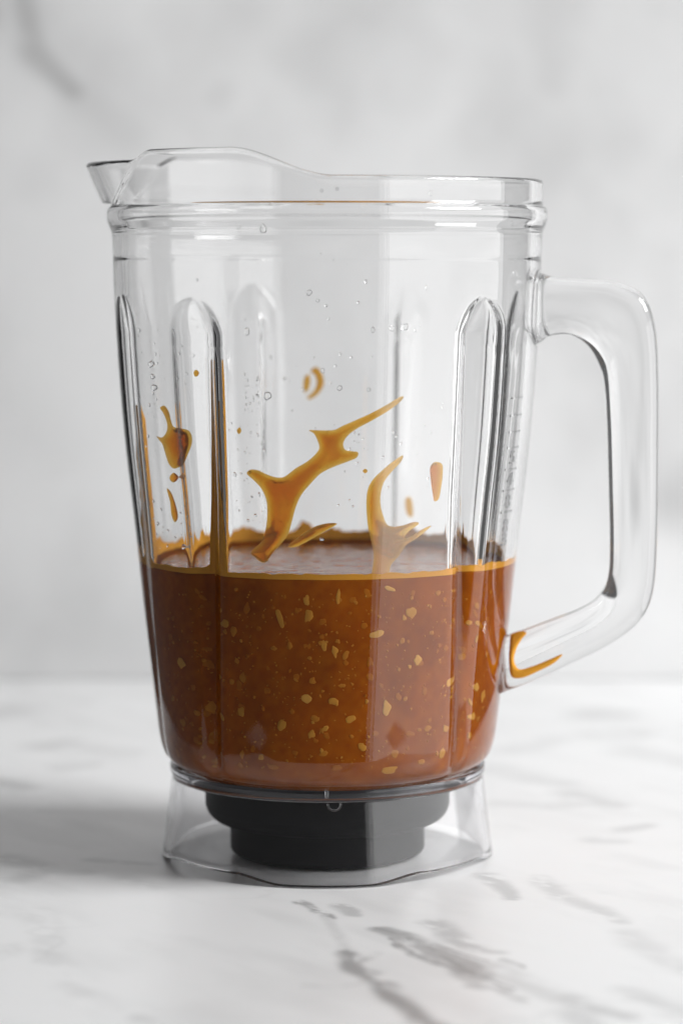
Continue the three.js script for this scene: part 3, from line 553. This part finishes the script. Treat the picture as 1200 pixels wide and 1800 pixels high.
streak('thin brown streak standing for the sauce reflected in the front rib nearer the spout', () => flutes[0] + 0.03, (y) => lerp(0.085, 0.045, clamp((y - LEVEL) / (Y(625) - LEVEL), 0, 1)), LEVEL + 0.0002, Y(622), 0.0011);  // paints the sauce's reflection inside the rib as a solid brown strip
streak('orange streak down the edge of the jug below the spout', (y) => flutes[2] + 0.01 * Math.sin(y * 300), (y) => lerp(0.10, 0.025, clamp((y - LEVEL) / (Y(705) - LEVEL), 0, 1)) * (0.8 + 0.4 * noise3(y * 300, 2, 5)), LEVEL + 0.0002, Y(705), 0.0011);
{ // thin brown line painting the sauce refracted in the ledge under the collar
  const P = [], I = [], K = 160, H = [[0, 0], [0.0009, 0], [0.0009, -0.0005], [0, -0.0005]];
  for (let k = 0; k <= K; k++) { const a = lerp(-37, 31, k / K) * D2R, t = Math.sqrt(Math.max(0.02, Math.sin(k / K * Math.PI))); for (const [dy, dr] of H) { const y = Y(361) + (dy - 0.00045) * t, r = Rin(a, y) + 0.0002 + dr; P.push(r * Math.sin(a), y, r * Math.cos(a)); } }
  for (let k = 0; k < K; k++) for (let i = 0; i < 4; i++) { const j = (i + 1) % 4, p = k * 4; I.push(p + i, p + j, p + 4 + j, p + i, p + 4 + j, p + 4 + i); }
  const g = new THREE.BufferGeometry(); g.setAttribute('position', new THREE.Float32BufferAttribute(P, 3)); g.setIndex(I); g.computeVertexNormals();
  tag(mesh(numbered('sauce_and_refraction_streak'), g, streakMat, scene), 'fine brown line standing for the sauce refracted in the ledge under the collar', 'streak', 'sauce streaks along the ribs');
}

// ------------------------------------------------------------------ water droplets on the inside of the glass
{
  const drops = [[434, 583, 7, 10], [543, 514, 7, 8], [558, 528, 4.5, 5], [470, 697, 11, 11], [597, 683, 7, 7], [688, 577, 7, 9], [711, 575, 11, 10], [655, 580, 5, 8], [648, 685, 5, 5], [567, 651, 6, 8], [565, 335, 4, 4], [592, 332, 4, 4], [757, 340, 5, 6], [265, 640, 10, 10], [267, 663, 8, 8], [270, 681, 11, 9], [500, 665, 6, 4], [476, 628, 4, 6], [420, 402, 4, 11], [462, 402, 9, 14], [322, 962, 5, 8], [243, 776, 4, 4], [565, 948, 6, 4], [712, 1058, 5, 6], [262, 712, 4, 5], [440, 760, 3.5, 3.5], [418, 790, 3, 4], [357, 729, 3, 3], [436, 915, 4, 4], [575, 760, 3, 3]];
  function dropGeometry(px, py, w, h, seg = 20, rings = 8) {
    const p = frontWall(px, py); if (!p || py > 1010) return null;
    const P = [], I = [], a0 = p[0], yy = p[1], s = rr(0, 50), k = 1 / Math.max(0.35, Math.cos(a0)), H = Math.min(w, h) / FPX * 0.42;
    P.push(0, 0, 0);
    const at = (u, v, t) => { const a = a0 + u / Rin(a0, yy), y = yy + v, r = Rin(a, y) - GAP - t; return [r * Math.sin(a), y, r * Math.cos(a)]; };
    P.splice(0, 3, ...at(0, 0, H));
    for (let j = 1; j <= rings; j++) for (let i = 0; i < seg; i++) { const f = i / seg * 2 * Math.PI, q = j / rings, n = 0.85 + 0.7 * noise3(Math.cos(f) * 1.1 + s, Math.sin(f) * 1.1, 2); P.push(...at(Math.cos(f) * q * n * w / 2 / FPX * Math.min(k, 1.5), Math.sin(f) * q * n * h / 2 / FPX, H * Math.sqrt(Math.max(0, 1 - q * q)))); }
    for (let i = 0; i < seg; i++) I.push(0, 1 + i, 1 + (i + 1) % seg);
    for (let j = 0; j < rings - 1; j++) for (let i = 0; i < seg; i++) { const k2 = (i + 1) % seg, a = 1 + j * seg + i, b = 1 + j * seg + k2; I.push(a, a + seg, b + seg, a, b + seg, b); }
    const base = P.length / 3; P.push(...at(0, 0, 0)); const rim = 1 + (rings - 1) * seg, dup = base + 1;
    for (let i = 0; i < seg; i++) P.push(P[(rim + i) * 3], P[(rim + i) * 3 + 1], P[(rim + i) * 3 + 2]);
    for (let i = 0; i < seg; i++) I.push(base, dup + (i + 1) % seg, dup + i);
    let vol = 0; const v = (i) => new THREE.Vector3().fromArray(P, i * 3).sub(new THREE.Vector3(...at(0, 0, 0))); for (let i = 0; i < I.length; i += 3) vol += v(I[i]).dot(v(I[i + 1]).cross(v(I[i + 2])));
    if (vol < 0) for (let i = 0; i < I.length; i += 3) { const t = I[i]; I[i] = I[i + 1]; I[i + 1] = t; }
    const g = new THREE.BufferGeometry(); g.setAttribute('position', new THREE.Float32BufferAttribute(P, 3)); g.setIndex(I); g.computeVertexNormals();
    return g;
  }
  for (const [px, py, w, h] of drops) { const g = dropGeometry(px, py, w, h); if (g) tag(mesh(numbered('water_droplet'), g, water, scene), py < 370 ? 'tiny clear droplet on the collar just under the rim' : py < 420 ? 'clear drip hanging at the neck under the collar' : px < 290 ? 'clear droplet in the cluster at the spout edge of the jug' : py < 700 ? 'clear water droplet on the glass above the forked splash' : 'tiny clear droplet on the glass between the splashes', 'droplet', 'water droplets inside the jug'); }
  const mist = [];
  const zones = [[425, 455, 655, 730, 40], [240, 330, 880, 965, 40], [400, 470, 740, 920, 40], [300, 350, 600, 720, 26], [500, 780, 640, 900, 44], [235, 290, 560, 800, 36], [300, 480, 470, 600, 18], [600, 640, 760, 800, 12], [480, 780, 440, 640, 24]];
  for (const [xa, xb, ya, yb, n] of zones) for (let i = 0; i < n; i++) { const s = 1.2 + 3.4 * rnd() ** 2, g = dropGeometry(rr(xa, xb), rr(ya, yb), s, s * rr(0.9, 1.5), 8, 3); if (g) mist.push(g); }
  tag(mesh('water_specks', mergeGeometries(mist), water, scene), 'fine sprinkle of tiny water specks on the inside of the jug', 'water specks', null, 'stuff');
}

// ------------------------------------------------------------------ embossed measuring scale beside the handle: raised glass marks
{
  const font = await new FontLoader().loadAsync('fonts/droid/droid_sans_regular.typeface.json');
  const a0 = 63 * D2R;
  const put = (g, py, name) => {
    const p = g.attributes.position, yc = Y(py);
    for (let i = 0; i < p.count; i++) { const a = a0 + p.getX(i) / Rout(a0, yc), y = yc + p.getY(i), r = Rout(a, y) + 0.00003 + p.getZ(i); p.setXYZ(i, r * Math.sin(a), y, r * Math.cos(a)); }
    g.deleteAttribute('uv'); g.computeVertexNormals();
    mesh(name, g, glass, jugBody);
  };
  for (const py of [690, 720, 748, 775, 812, 848, 885]) put(new THREE.BoxGeometry(0.009, 0.0007, 0.0003, 6, 1, 1).translate(0, 0, 0.00015), py, 'scale_mark');
  for (const [s, py] of [['5', 792], ['4', 828], ['8', 867], ['8', 909], ['3', 932]]) { const g = new TextGeometry(s, { font, size: 0.0044, depth: 0.0003, curveSegments: 5 }); g.center(); g.scale(1.5, 1, 1); g.translate(0, 0, 0.00015); put(g, py, 'scale_numeral'); }
}

renderer.render(scene, camera);
